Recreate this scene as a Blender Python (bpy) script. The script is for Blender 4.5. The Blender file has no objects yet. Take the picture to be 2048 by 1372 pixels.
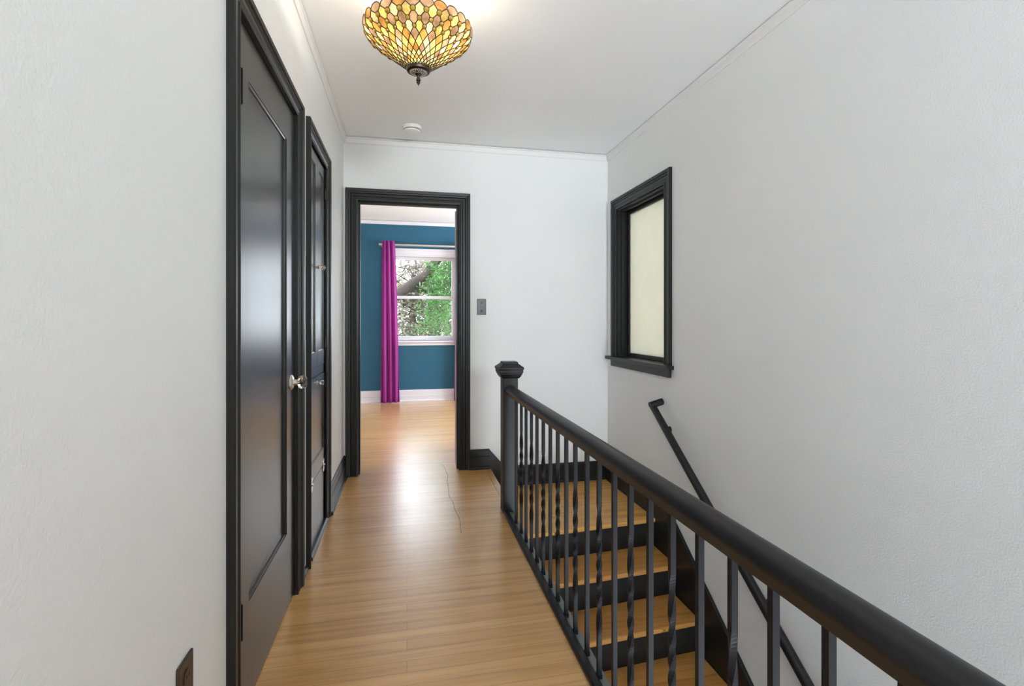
import bpy, bmesh, math, random
from mathutils import Vector, Matrix
PI = math.pi
S = bpy.context.scene
COL = S.collection
random.seed(7)

# ---------------------------------------------------------------- camera, world, lights, exposure
cam_d = bpy.data.cameras.new('camera'); cam = bpy.data.objects.new('camera', cam_d); COL.objects.link(cam)
cam_d.sensor_width = 36; cam_d.lens = 36 * 1000 / 2048
cam_d.shift_y = -43 / 2048
cam_d.clip_start = .02; cam_d.clip_end = 200
CH = 1.14
cam.location = (0, 0, CH)
cam.rotation_euler = (PI / 2, 0, -math.atan(.210))
S.camera = cam
S.view_settings.view_transform = 'Standard'; S.view_settings.look = 'None'
S.view_settings.gamma = 1; S.view_settings.use_curve_mapping = False
S.view_settings.exposure = 0.2
S.cycles.use_denoising = True
S.cycles.max_bounces = 14; S.cycles.diffuse_bounces = 8; S.cycles.transparent_max_bounces = 16

w = bpy.data.worlds.new('sky'); S.world = w; w.use_nodes = True
bg = w.node_tree.nodes['Background']; bg.inputs[0].default_value = (.84, .92, 1, 1); bg.inputs[1].default_value = 9.0

def area(name, loc, direction, sx, sy, power, color=(1, 1, 1), spread=180):
    d = bpy.data.lights.new(name, 'AREA'); d.shape = 'RECTANGLE'; d.size = sx; d.size_y = sy
    d.energy = power; d.color = color; d.spread = math.radians(spread)
    o = bpy.data.objects.new(name, d); COL.objects.link(o); o.location = loc
    o.rotation_euler = Vector(direction).to_track_quat('-Z', 'Y').to_euler()
    return o
# added unseen fill lamps behind the camera, in the far room and lower stairwell
area('added_rear_fill', (1.1, -2.42, 1.8), (-.14, 1, .16), .78, .58, 11, (.86, .94, 1), 66)  # added lamp, brightens the end wall
area('added_rear_left_fill', (-.8, -2.42, 1.5), (.85, 1, -.05), .68, 1.15, 15, (.64, .78, 1), 130)  # added bluish lamp for the right wall
area('added_far_room_fill', (2.92, 5.6, 1.5), (-1, 0, .55), 1.5, 1.4, 60, (.84, .91, 1))  # added lamp, lifts the far room and its ceiling
area('added_lower_hall_fill', (1.1, -1.0, -.95), (-.03, 1, .62), .9, 1.2, 17, (.82, .91, 1), 100)  # added lamp down the stairwell, lifts ceiling and end wall
sd = bpy.data.lights.new('sun', 'SUN'); sd.energy = 3; sd.angle = .02; sd.color = (1, .95, .86)
so = bpy.data.objects.new('sun', sd); COL.objects.link(so)
so.rotation_euler = Vector((.35, 1, -.9)).to_track_quat('-Z', 'Y').to_euler()

# ---------------------------------------------------------------- materials
def new_mat(name):
    m = bpy.data.materials.new(name); m.use_nodes = True
    nt = m.node_tree
    return m, nt, nt.nodes['Principled BSDF']
def N(nt, t, **kw):
    n = nt.nodes.new(t)
    for k, v in kw.items():
        if hasattr(n, k): setattr(n, k, v)
        else: n.inputs[k.replace('_', ' ')].default_value = v
    return n
def ramp(nt, stops):
    r = nt.nodes.new('ShaderNodeValToRGB'); e = r.color_ramp.elements
    while len(e) < len(stops): e.new(.5)
    for i, (p, c) in enumerate(stops):
        e[i].position = p; e[i].color = (*c, 1) if len(c) == 3 else c
    return r
def paint(name, col, rough=.5, bump=0, scale=150, spec=.5, coat=0, var=.04):
    m, nt, b = new_mat(name)
    tc = N(nt, 'ShaderNodeTexCoord')
    n1 = N(nt, 'ShaderNodeTexNoise', Scale=2.3, Detail=3.0)
    nt.links.new(tc.outputs['Object'], n1.inputs['Vector'])
    lo = tuple(c * (1 - var) for c in col); hi = tuple(min(1, c * (1 + var)) for c in col)
    r = ramp(nt, [(.3, lo), (.7, hi)])
    nt.links.new(n1.outputs['Fac'], r.inputs[0]); nt.links.new(r.outputs[0], b.inputs['Base Color'])
    b.inputs['Roughness'].default_value = rough
    b.inputs['Specular IOR Level'].default_value = spec
    b.inputs['Coat Weight'].default_value = coat; b.inputs['Coat Roughness'].default_value = .3
    if bump:
        n2 = N(nt, 'ShaderNodeTexNoise', Scale=scale, Detail=2.0)
        nt.links.new(tc.outputs['Object'], n2.inputs['Vector'])
        bp = N(nt, 'ShaderNodeBump', Strength=bump, Distance=.003)
        nt.links.new(n2.outputs['Fac'], bp.inputs['Height']); nt.links.new(bp.outputs[0], b.inputs['Normal'])
    return m
def metal(name, col, rough=.2):
    m, nt, b = new_mat(name)
    b.inputs['Metallic'].default_value = 1; b.inputs['Roughness'].default_value = rough
    n1 = N(nt, 'ShaderNodeTexNoise', Scale=60.0)
    r = ramp(nt, [(.3, tuple(c * .85 for c in col)), (.7, col)])
    nt.links.new(n1.outputs['Fac'], r.inputs[0]); nt.links.new(r.outputs[0], b.inputs['Base Color'])
    return m
def boards(name, c1, c2, cm, bw=.0572, length=1.3, rough=.2, spin=False, coat=1):
    m, nt, b = new_mat(name)
    tc = N(nt, 'ShaderNodeTexCoord')
    br = N(nt, 'ShaderNodeTexBrick', Scale=1.0, Mortar_Size=.0006, Mortar_Smooth=.2, Bias=0.0, Brick_Width=length, Row_Height=bw)
    br.offset = .37; br.offset_frequency = 2; br.squash = 1
    br.inputs['Color1'].default_value = (*c1, 1); br.inputs['Color2'].default_value = (*c2, 1); br.inputs['Mortar'].default_value = (*cm, 1)
    mp = N(nt, 'ShaderNodeMapping')
    if spin: mp.inputs['Rotation'].default_value = (0, 0, PI / 2)
    nt.links.new(tc.outputs['Object'], mp.inputs[0]); nt.links.new(mp.outputs[0], br.inputs['Vector'])
    mp2 = N(nt, 'ShaderNodeMapping'); mp2.inputs['Scale'].default_value = (1.6, 34, 34)
    nt.links.new(mp.outputs[0], mp2.inputs[0])
    n1 = N(nt, 'ShaderNodeTexNoise', Scale=1.0, Detail=6.0, Roughness=.6, Distortion=.4)
    nt.links.new(mp2.outputs[0], n1.inputs['Vector'])
    r = ramp(nt, [(.28, (.66, .60, .52)), (.5, (.95, .95, .95)), (.75, (1.12, 1.12, 1.1))])
    nt.links.new(n1.outputs['Fac'], r.inputs[0])
    mx = N(nt, 'ShaderNodeMix', data_type='RGBA', blend_type='MULTIPLY'); mx.inputs[0].default_value = .8
    nt.links.new(br.outputs['Color'], mx.inputs[6]); nt.links.new(r.outputs[0], mx.inputs[7])
    nt.links.new(mx.outputs[2], b.inputs['Base Color'])
    n3 = N(nt, 'ShaderNodeTexNoise', Scale=5.0, Detail=4.0); nt.links.new(mp.outputs[0], n3.inputs['Vector'])
    mr = N(nt, 'ShaderNodeMapRange'); mr.inputs[3].default_value = rough - .05; mr.inputs[4].default_value = rough + .09
    nt.links.new(n3.outputs['Fac'], mr.inputs[0]); nt.links.new(mr.outputs[0], b.inputs['Roughness'])
    b.inputs['Coat Weight'].default_value = coat; b.inputs['Coat Roughness'].default_value = .26
    if coat < .5: b.inputs['Specular IOR Level'].default_value = .3
    mp4 = N(nt, 'ShaderNodeMapping'); mp4.inputs['Scale'].default_value = (2.5, 17.5, 1)
    nt.links.new(mp.outputs[0], mp4.inputs[0])
    n4 = N(nt, 'ShaderNodeTexNoise', Scale=1.3, Detail=1.0); nt.links.new(mp4.outputs[0], n4.inputs['Vector'])
    bp = N(nt, 'ShaderNodeBump', Strength=.35, Distance=.004)
    nt.links.new(n4.outputs['Fac'], bp.inputs['Height']); nt.links.new(bp.outputs[0], b.inputs['Normal'])
    return m
def translucent(name, col, trans=.6, gloss=.08, rough=.15, noise=None):
    m, nt, b = new_mat(name); nt.nodes.remove(b)
    out = nt.nodes['Material Output']
    d = N(nt, 'ShaderNodeBsdfDiffuse'); t = N(nt, 'ShaderNodeBsdfTranslucent'); g = N(nt, 'ShaderNodeBsdfGlossy', Roughness=rough)
    n1 = N(nt, 'ShaderNodeTexNoise', Scale=noise or 8.0, Detail=3.0)
    tc = N(nt, 'ShaderNodeTexCoord'); nt.links.new(tc.outputs['Object'], n1.inputs['Vector'])
    k = .5 if noise else .02
    r = ramp(nt, [(.35, tuple(c * (1 - k) for c in col)), (.65, tuple(min(1, c * (1 + k * .5)) for c in col))])
    nt.links.new(n1.outputs['Fac'], r.inputs[0])
    for s_ in (d, t): nt.links.new(r.outputs[0], s_.inputs['Color'])
    a = N(nt, 'ShaderNodeMixShader'); a.inputs[0].default_value = trans
    nt.links.new(d.outputs[0], a.inputs[1]); nt.links.new(t.outputs[0], a.inputs[2])
    c = N(nt, 'ShaderNodeMixShader'); c.inputs[0].default_value = gloss
    nt.links.new(a.outputs[0], c.inputs[1]); nt.links.new(g.outputs[0], c.inputs[2]); nt.links.new(c.outputs[0], out.inputs[0])
    return m
def clear_glass(name):
    m, nt, b = new_mat(name); nt.nodes.remove(b)
    out = nt.nodes['Material Output']
    t = N(nt, 'ShaderNodeBsdfTransparent', Color=(.97, .98, .98, 1)); g = N(nt, 'ShaderNodeBsdfGlossy', Roughness=.02)
    f = N(nt, 'ShaderNodeFresnel', IOR=1.2); c = N(nt, 'ShaderNodeMixShader')
    nt.links.new(f.outputs[0], c.inputs[0]); nt.links.new(t.outputs[0], c.inputs[1]); nt.links.new(g.outputs[0], c.inputs[2])
    nt.links.new(c.outputs[0], out.inputs[0]); return m

WALL = paint('white_wall_paint', (.82, .83, .82), .55, bump=.35, scale=170, var=.012)
CEIL = paint('ceiling_paint', (.90, .915, .925), .7, bump=.15, scale=120, var=.01)
MOULD = paint('white_trim_paint', (.80, .80, .78), .4, var=.01)
WTRIM = paint('bright_white_trim_paint', (.70, .69, .74), .35, var=.01)
BLUE = paint('teal_blue_wall_paint', (.013, .100, .175), .7, bump=.2, scale=170, var=.04)
BLK = paint('black_satin_paint', (.015, .015, .0146), .38, bump=0, scale=60, spec=.32, var=.08)
BLKD = paint('black_door_paint', (.014, .0135, .0135), .30, bump=.02, scale=25, coat=.36, var=.06)
BLKR = paint('black_handrail_paint', (.009, .009, .0105), .40, spec=.4, bump=.04, scale=40, var=.08)
BLKM = paint('black_iron_paint', (.010, .010, .0125), .45, spec=.22, bump=.12, scale=90, var=.25)
SLOT = paint('dark_hinge_paint', (.003, .003, .003), .6, spec=.1)
CAPG = paint('grey_well_capping_paint', (.12, .135, .13), .4)
FLOOR = boards('oak_strip_floor', (.74, .42, .145), (.63, .335, .10), (.22, .105, .03), rough=.30)
LAND = boards('landing_oak_strip', (.70, .38, .105), (.56, .285, .07), (.2, .09, .02), rough=.38, coat=.15)
EDGE = boards('oak_edge_strip', (.56, .32, .105), (.54, .30, .09), (.5, .28, .09), bw=.3, length=4, rough=.26, spin=True)
TREAD = boards('oak_tread', (.60, .30, .085), (.52, .25, .066), (.25, .11, .03), bw=.14, length=3, rough=.36, coat=.2)
NICK = metal('polished_nickel', (.88, .86, .81), .28)
BRONZE = metal('dark_bronze', (.10, .075, .055), .4)
STEEL = metal('brushed_steel_rod', (.72, .70, .70), .3)
GLASS = clear_glass('window_glass')
m, nt, b = new_mat('cut_glass'); b.inputs['Transmission Weight'].default_value = 1; b.inputs['Roughness'].default_value = .02; b.inputs['IOR'].default_value = 1.5
n1 = N(nt, 'ShaderNodeTexNoise', Scale=40.0); r_ = ramp(nt, [(0, (.93, .93, .93)), (1, (1, 1, 1))]); nt.links.new(n1.outputs['Fac'], r_.inputs[0]); nt.links.new(r_.outputs[0], b.inputs['Base Color'])
CUT = m
FROST = translucent('frosted_cream_pane', (.88, .86, .77), .18, .03, .25)
MAG = translucent('magenta_curtain_cloth', (.50, .075, .40), .45, .02, .5)
OUTLET = paint('dark_brown_plastic', (.035, .02, .014), .35)
PLATE = paint('black_bakelite', (.016, .016, .02), .3)
PLAS = paint('white_plastic', (.82, .82, .80), .4)
G_CREAM = translucent('cream_stained_glass', (.92, .78, .38), .30, .08, .12, 22.0)
G_YEL = translucent('yellow_stained_glass', (.90, .63, .17), .30, .08, .12, 22.0)
G_AMB = translucent('amber_stained_glass', (.66, .31, .07), .30, .08, .12, 22.0)
G_TAN = translucent('tan_stained_glass', (.52, .31, .17), .30, .08, .12, 22.0)
G_JEW = translucent('amber_glass_jewel', (.98, .68, .10), .8, .10, .06)
BARK = paint('bark', (.022, .013, .009), .9, bump=1, scale=14, var=.4)
LEAFG = translucent('green_leaves', (.042, .125, .018), .4, .04, .4, 3.0)
LEAFP = translucent('pale_leaves', (.16, .155, .10), .35, .02, .5, 3.0)
LEAFR = translucent('blossom_leaves', (.36, .30, .29), .35, .02, .5, 3.0)
GRASS = paint('ground_grass', (.04, .06, .02), .9, bump=.5, scale=20, var=.4)

# ---------------------------------------------------------------- helpers
def obj(name, bm, mat, parent=None, smooth=False, bevel=0, bseg=2):
    me = bpy.data.meshes.new(name)
    bmesh.ops.recalc_face_normals(bm, faces=bm.faces)
    bm.to_mesh(me); bm.free()
    mats = mat if isinstance(mat, (list, tuple)) else [mat]
    for mm in mats: me.materials.append(mm)
    if smooth:
        for p in me.polygons: p.use_smooth = True
        me.set_sharp_from_angle(angle=math.radians(38))
    o = bpy.data.objects.new(name, me); COL.objects.link(o)
    if parent:
        o.parent = parent
        root = parent
        off = Vector(parent.location)
        while root.parent: root = root.parent; off += Vector(root.location)
        me.transform(Matrix.Translation(-off))
    if bevel:
        md = o.modifiers.new('bevel', 'BEVEL'); md.width = bevel; md.segments = bseg; md.limit_method = 'ANGLE'; md.angle_limit = math.radians(40)
    return o
def thing(name, label, cat, loc=(0, 0, 0), group=None, kind=None):
    o = bpy.data.objects.new(name, None); COL.objects.link(o); o.location = loc
    o.empty_display_size = .05
    return tag(o, label, cat, group, kind)
def tag(o, label=None, cat=None, group=None, kind=None):
    if label: o['label'] = label
    if cat: o['category'] = cat
    if group: o['group'] = group
    if kind: o['kind'] = kind
    return o
def box(bm, x0, x1, y0, y1, z0, z1, mi=0):
    vs = [bm.verts.new((x, y, z)) for x in (x0, x1) for y in (y0, y1) for z in (z0, z1)]
    for f in ((0, 1, 3, 2), (4, 6, 7, 5), (0, 4, 5, 1), (2, 3, 7, 6), (0, 2, 6, 4), (1, 5, 7, 3)):
        bm.faces.new([vs[i] for i in f]).material_index = mi
def prism(bm, pts, d):
    """polygon pts (3d) extruded by vector d"""
    a = [bm.verts.new(p) for p in pts]; c = [bm.verts.new(Vector(p) + Vector(d)) for p in pts]
    bm.faces.new(a); bm.faces.new(c[::-1]); n = len(pts)
    for i in range(n): bm.faces.new((a[i], c[i], c[(i + 1) % n], a[(i + 1) % n]))
def lathe(bm, prof, origin=(0, 0, 0), axis='Z', seg=24, mi=0, ph=0):
    """prof = [(r, h)] around axis through origin"""
    rings = []
    for r, h in prof:
        ring = []
        for i in range(seg):
            a = 2 * PI * i / seg + ph; c, s = r * math.cos(a), r * math.sin(a)
            v = {'Z': (c, s, h), 'X': (h, c, s), 'Y': (c, h, s)}[axis]
            ring.append(bm.verts.new(Vector(v) + Vector(origin)))
        rings.append(ring)
    for A, B in zip(rings, rings[1:]):
        for i in range(seg): bm.faces.new((A[i], A[(i + 1) % seg], B[(i + 1) % seg], B[i])).material_index = mi
    bm.faces.new(rings[0]).material_index = mi; bm.faces.new(rings[-1][::-1]).material_index = mi
def tube(bm, pts, r, seg=8, mi=0):
    """tube through points, r number or list"""
    pts = [Vector(p) for p in pts]; rr = r if isinstance(r, (list, tuple)) else [r] * len(pts)
    rings = []; up = None
    for i, p in enumerate(pts):
        t = (pts[min(i + 1, len(pts) - 1)] - pts[max(i - 1, 0)]).normalized()
        if up is None: up = Vector((0, 0, 1)) if abs(t.z) < .9 else Vector((1, 0, 0))
        a = t.cross(up).normalized(); c = a.cross(t).normalized(); up = c
        rings.append([bm.verts.new(p + (a * math.cos(2 * PI * k / seg) + c * math.sin(2 * PI * k / seg)) * rr[i]) for k in range(seg)])
    for A, B in zip(rings, rings[1:]):
        for k in range(seg): bm.faces.new((A[k], A[(k + 1) % seg], B[(k + 1) % seg], B[k])).material_index = mi
    bm.faces.new(rings[0]).material_index = mi; bm.faces.new(rings[-1][::-1]).material_index = mi
NB = bmesh.new
def bx(name, mat, parent, dims, bevel=0):
    bm = NB(); box(bm, *dims); return obj(name, bm, mat, parent, bevel=bevel)
def struct(o, label=None): 
    o['kind'] = 'structure'
    if label: o['label'] = label
    return o

XL, XR, YE, ZC = -.455, 1.606, 3.84, 2.50      # hall planes
YB, ZB = 7.29, 2.57                            # far room back wall and its ceiling
XF = .625                                      # floor edge at the stair well
ZL = -.14                                      # landing level
PL = lambda u, v, n: (XL + n, u, v)            # left wall face
PE = lambda u, v, n: (u, YE - n, v)            # end wall face
PR = lambda u, v, n: (XR - n, u, v)            # right wall face
PB = lambda u, v, n: (u, YB - n, v)            # far room back wall face

CAS = [(0, -.01), (0, .010), (.010, .012), (.014, .007), (.024, .007), (.030, .011), (.046, .011), (.048, .007), (.052, .013), (.062, .014), (.064, .020), (.080, .022), (.085, .019), (.085, -.002)]
def casing(name, mat, parent, P, u0, u1, v0, v1, prof=CAS, wtop=None, bottom=False):
    """moulded casing mitred round an opening (u0..u1, v0..v1)"""
    bm = NB(); W = prof[-1][0]; k = (wtop / W) if wtop else 1
    st = []
    for (cu, cv, du, dv) in ((u0, v0, -1, 0), (u0, v1, -1, k), (u1, v1, 1, k), (u1, v0, 1, 0)):
        st.append([bm.verts.new(P(cu + du * w_, cv + dv * w_, t)) for w_, t in prof])
    for A, B in zip(st, st[1:]):
        for i in range(len(prof) - 1): bm.faces.new((A[i], A[i + 1], B[i + 1], B[i]))
    bm.faces.new(st[0]); bm.faces.new(st[-1][::-1])
    return obj(name, bm, mat, parent)
def leaf(name, mat, parent, P, u0, u1, v0, v1, panels, depth=.012, slope=.012, base=0., thick=.035, lip=.003):
    """door leaf: flat frame with recessed panels; base = offset of its front from the wall plane"""
    bm = NB()
    us = sorted({u0, u1, *[p[0] for p in panels], *[p[1] for p in panels]}); vs = sorted({v0, v1, *[p[2] for p in panels], *[p[3] for p in panels]})
    inside = lambda a, c: any(p[0] < a < p[1] and p[2] < c < p[3] for p in panels)
    q = lambda *l: bm.faces.new([bm.verts.new(P(*x)) for x in l])
    for a, b_ in zip(us, us[1:]):
        for c, d in zip(vs, vs[1:]):
            if not inside((a + b_) / 2, (c + d) / 2): q((a, c, base), (b_, c, base), (b_, d, base), (a, d, base))
    for (a, b_, c, d) in panels:
        lv = [(0, 0), (0, -lip), (slope * .35, -depth * .45), (slope * .4, -depth * .9), (slope, -depth)]
        R = [[(a + o_, c + o_, base + t), (b_ - o_, c + o_, base + t), (b_ - o_, d - o_, base + t), (a + o_, d - o_, base + t)] for o_, t in lv]
        for A, B in zip(R, R[1:]):
            for i in range(4): q(A[i], A[(i + 1) % 4], B[(i + 1) % 4], B[i])
        q(*R[-1])
    O = [(u0, v0), (u1, v0), (u1, v1), (u0, v1)]
    for i in range(4):
        (a, c), (b_, d) = O[i], O[(i + 1) % 4]; q((a, c, base), (b_, d, base), (b_, d, base - thick), (a, c, base - thick))
    q(*[(a, c, base - thick) for a, c in O])
    bmesh.ops.remove_doubles(bm, verts=bm.verts, dist=1e-5)
    return obj(name, bm, mat, parent)
def wallmesh(name, mat, boxes, label=None):
    bm = NB()
    for b_ in boxes: box(bm, *b_)
    return struct(obj(name, bm, mat), label)

# ---------------------------------------------------------------- setting
YR = -2.5    # rear end of the landing behind the camera
ST0, ST1, RUN, RISE, NT = 2.99, ZL, .255, .183, 14
ZLOW = ZL - RISE * NT
# left wall with closet door opening (1.493..2.225, 0..2.0) and cabinet opening (2.527..3.01)
T = .14
wallmesh('wall_left', WALL, [
    (XL - T, XL, -.9, 1.493, 0, ZC), (XL - T, XL, 1.493, 2.225, 2.0, ZC), (XL - T, XL, 2.225, 2.527, 0, ZC),
    (XL - T, XL, 2.527, 3.01, 2.01, ZC), (XL - T, XL, 3.01, YE, 0, ZC), (-1.6, XL - T, -1.04, -.9, 0, ZC), (XL - T, XL, -1.04, -.9, 0, ZC)])
wallmesh('wall_end', WALL, [
    (XL - T, -.355, YE, YE + .13, 0, ZC), (-.355, .39, YE, YE + .13, 2.035, ZC), (.39, XR + T, YE, YE + .13, -.3, ZC), (.6, XR + T, YE, YE + .13, ZLOW, -.3)])
wallmesh('wall_right', WALL, [
    (XR, XR + T, YR, 2.91, ZLOW, ZC), (XR, XR + T, 3.65, YE, ZLOW, ZC), (XR, XR + T, 2.91, 3.65, ZLOW, .86), (XR, XR + T, 2.91, 3.65, 2.012, ZC)])
wallmesh('wall_rear', WALL, [
    (-1.6, XR, YR - .1, YR, 0, .9), (-1.6, XR, YR - .1, YR, 2.1, ZC), (-1.6, -1.15, YR - .1, YR, .9, 2.1), (-.45, .7, YR - .1, YR, .9, 2.1), (1.5, XR, YR - .1, YR, .9, 2.1), (.7, 1.5, YR - .1, YR, .9, 1.5), (-1.7, -1.6, YR - .1, -.9, 0, ZC)])  # two unseen openings added for the rear fill lamps
wallmesh('wall_stairwell_side', WALL, [(.48, .58, -.9, YE, ZLOW, -.16)])
wallmesh('wall_stairwell_foot', WALL, [(.50, XR, -1.3, -1.2, ZLOW, -.2)])
bx_f = NB()
box(bx_f, -1.6, XF - .034, -.9, YE + .02, -.14, 0)
box(bx_f, -1.6, XR, YR, -.9, -.14, 0)
box(bx_f, -1.9, 3.0, YE + .02, YB, -.14, 0)
fl = struct(obj('floor', bx_f, FLOOR), 'honey oak strip floor running through the hall into the far room')
bm = NB(); box(bm, XF - .034, XF + .012, 3.0, YE, -.022, .0005)
obj('edge_strip', bm, EDGE, fl, bevel=.004)['label'] = 'lengthwise oak strip edging the step down'
# hairline crack in the finish
bm = NB(); pts = []
for i in range(26):
    t = i / 25; y = 4.05 - t * 1.36
    pts.append((.283 + .010 * math.sin(t * 9) + .004 * math.sin(t * 31) - (.0 if t > .1 else (.1 - t) * .3), y))
wd = [.0016 * (.5 + .8 * abs(math.sin(i * 1.7))) for i in range(26)]
A = [bm.verts.new((x - w_, y, .0006)) for (x, y), w_ in zip(pts, wd)]; B = [bm.verts.new((x + w_, y, .0006)) for (x, y), w_ in zip(pts, wd)]
for i in range(25): bm.faces.new((A[i], B[i], B[i + 1], A[i + 1]))
obj('finish_crack', bm, paint('crack_dark', (.16, .09, .04), .7), fl)['label'] = 'thin wandering crack in the floor finish'
bm = NB(); box(bm, XF - .034, XF - .008, 0, 2.99, -.0, .0) ; bm.free()
lf = NB(); box(lf, .5, XR, ST0 + .05, YE, ZL - .1, ZL)
struct(obj('floor_landing', lf, LAND), 'oak landing one step below the hall floor')
struct(bx('floor_lower', TREAD, None, (.5, XR, -1.2, ST0 - RUN * NT + .6, ZLOW - .1, ZLOW)))
cb = NB(); box(cb, -1.7, XR + T, YR - .1, YE + .1, ZC, ZC + .1); struct(obj('ceiling', cb, CEIL))
cb = NB(); box(cb, -1.9, 3.0, YE + .13, YB + .1, ZB, ZB + .1); struct(obj('ceiling_far_room', cb, CEIL))
# far room walls; window opening in back wall, unseen side opening added for light
WX0, WX1, WZ0, WZ1 = -.22, .70, .862, 2.085
wallmesh('wall_far_room_back', BLUE, [
    (-1.9, WX0, YB, YB + .15, -.1, ZB), (WX1, .98, YB, YB + .15, -.1, ZB), (1.80, 3.0, YB, YB + .15, -.1, ZB), (.98, 1.80, YB, YB + .15, -.1, WZ0), (.98, 1.80, YB, YB + .15, WZ1, ZB), (WX0, WX1, YB, YB + .15, -.1, WZ0), (WX0, WX1, YB, YB + .15, WZ1, ZB)], 'teal blue painted wall of the far room')
wallmesh('wall_far_room_left', WALL, [(-2.0, -1.9, YE, YB + .1, -.1, ZB)])
wallmesh('wall_far_room_right', WALL, [(3.0, 3.1, YE, YB + .1, -.1, .7), (3.0, 3.1, YE, YB + .1, 2.3, ZB), (3.0, 3.1, YE, 4.8, .7, 2.3), (3.0, 3.1, 6.4, YB + .1, .7, 2.3)])
wallmesh('wall_far_room_front', WALL, [(-1.9, XL - T, YE, YE + .13, -.1, ZB), (XR + T, 3.0, YE, YE + .13, -.1, ZB), (XL - T, XR + T, YE + .08, YE + .13, ZC, ZB)])

# ceiling mouldings: flat band with a fine shadow gap under the ceiling
def band(name, P, u0, u1, ztop, mat=MOULD, h=.052, gap=.004):
    bm = NB(); pr = [(ztop - gap, .0), (ztop - gap, .018), (ztop - .012, .018), (ztop - .017, .011), (ztop - h + .006, .009), (ztop - h, .006), (ztop - h, 0)]
    a = [bm.verts.new(P(u0, z, t)) for z, t in pr]; c = [bm.verts.new(P(u1, z, t)) for z, t in pr]
    bm.faces.new(a); bm.faces.new(c[::-1])
    for i in range(len(pr) - 1): bm.faces.new((a[i], a[i + 1], c[i + 1], c[i]))
    return struct(obj(name, bm, mat))
band('trim_1', PL, -.9, YE, ZC); band('trim_2', PE, XL + .018, XR - .018, ZC, gap=.007); band('trim_3', PR, YR, YE, ZC)
band('trim_4', PB, -1.9, 3.0, ZB, WTRIM, .055, .006)

# baseboards
def baseboard(name, P, u0, u1, z0, h, mat, shoe=True, line=.62):
    bm = NB(); s_ = .013
    pr = [(z0, .0), (z0, .018)]
    if shoe: pr = [(z0, 0), (z0, .03), (z0 + .012, .03), (z0 + .02, .026), (z0 + .024, .018)]
    pr += [(z0 + h * line - .003, .018), (z0 + h * line, .021), (z0 + h * line + .004, .021), (z0 + h * line + .007, .014), (z0 + h - .012, .014), (z0 + h - .004, .011), (z0 + h, .006), (z0 + h, 0)]
    a = [bm.verts.new(P(u0, z, t)) for z, t in pr]; c = [bm.verts.new(P(u1, z, t)) for z, t in pr]
    bm.faces.new(a); bm.faces.new(c[::-1])
    for i in range(len(pr) - 1): bm.faces.new((a[i], a[i + 1], c[i + 1], c[i]))
    return struct(obj(name, bm, mat))
baseboard('baseboard_left', PL, 3.095, YE, 0, .158, BLK)
baseboard('baseboard_end', PE, .475, XF, 0, .152, BLK)
baseboard('baseboard_landing_end', PE, XF, XR, ZL, .148, BLK)
bm = NB(); prism(bm, [(XF - .002, YE - .02, -.14), (XF + .03, YE - .02, -.14), (XF + .13, YE - .02, .0), (XF, YE - .02, .15), (XF - .002, YE - .02, .15)], (0, .018, 0)); 
struct(obj('baseboard_step', bm, BLK), 'black board stepping down from hall baseboard to the landing one')
baseboard('baseboard_far_room', PB, -1.9, 3.0, 0, .165, WTRIM, line=.45)
# quarter round along the cabinet foot and the wall strip before it
bm = NB(); prism(bm, [(XL - .01, 2.31, 0), (XL + .014, 2.31, 0), (XL + .013, 2.31, .014), (XL + .004, 2.31, .022), (XL - .01, 2.31, .024)], (0, .13, 0)); struct(obj('baseboard_gap', bm, BLK))

# ---------------------------------------------------------------- black closet door (left)
d1 = thing('door_1', 'tall black panelled closet door with glass knob, nearest on the left wall', 'door', (XL, 1.86, 0), kind='structure')
casing('door_casing', BLK, d1, PL, 1.493, 2.225, 0, 2.0, wtop=.068)
jb = NB(); box(jb, XL - T, XL - .0005, 1.486, 1.4945, 0, 2.005); box(jb, XL - T, XL - .0005, 2.2235, 2.2305, 0, 2.005); box(jb, XL - T, XL - .0005, 1.494, 2.224, 1.9985, 2.006)
obj('door_jamb', jb, BLK, d1)
leaf('door_leaf', BLKD, d1, PL, 1.4965, 2.221, .008, 1.995, [(1.618, 2.10, .305, 1.855)], base=-.006, depth=.013, slope=.014)
for z in (1.79, .308):
    bm = NB(); lathe(bm, [(.0035, z - .052), (.0075, z - .048), (.0075, z + .048), (.0035, z + .052)], (XL + .004, 1.503, 0), seg=14)
    box(bm, XL - .0058, XL - .002, 1.503, 1.53, z - .045, z + .045)
    for k in (-.016, .016): box(bm, XL - .002, XL + .003, 1.503, 1.512, z + k - .001, z + k + .001)
    obj('hinge', bm, SLOT, d1, smooth=True)['label'] = 'narrow painted-over hinge'
kn = NB(); KY, KZ = 2.168, .893
lathe(kn, [(.033, 0), (.033, .003), (.024, .009), (.013, .012), (.012, .022), (.015, .026), (.015, .03), (.010, .032)], (XL - .006, KY, KZ), 'X', 8, ph=PI / 8)
rk = obj('knob_rosette', kn, NICK, d1, bevel=.001)
kn = NB(); lathe(kn, [(.012, .029), (.022, .031), (.0275, .038), (.029, .046), (.0275, .054), (.021, .060), (.010, .062)], (XL - .006, KY, KZ), 'X', 12)
obj('glass_knob', kn, CUT, d1)['label'] = 'faceted clear glass door knob'
kn = NB(); lathe(kn, [(.006, .028), (.006, .048), (.004, .05)], (XL - .006, KY, KZ), 'X', 12); obj('knob_shank', kn, BRONZE, d1)

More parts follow.
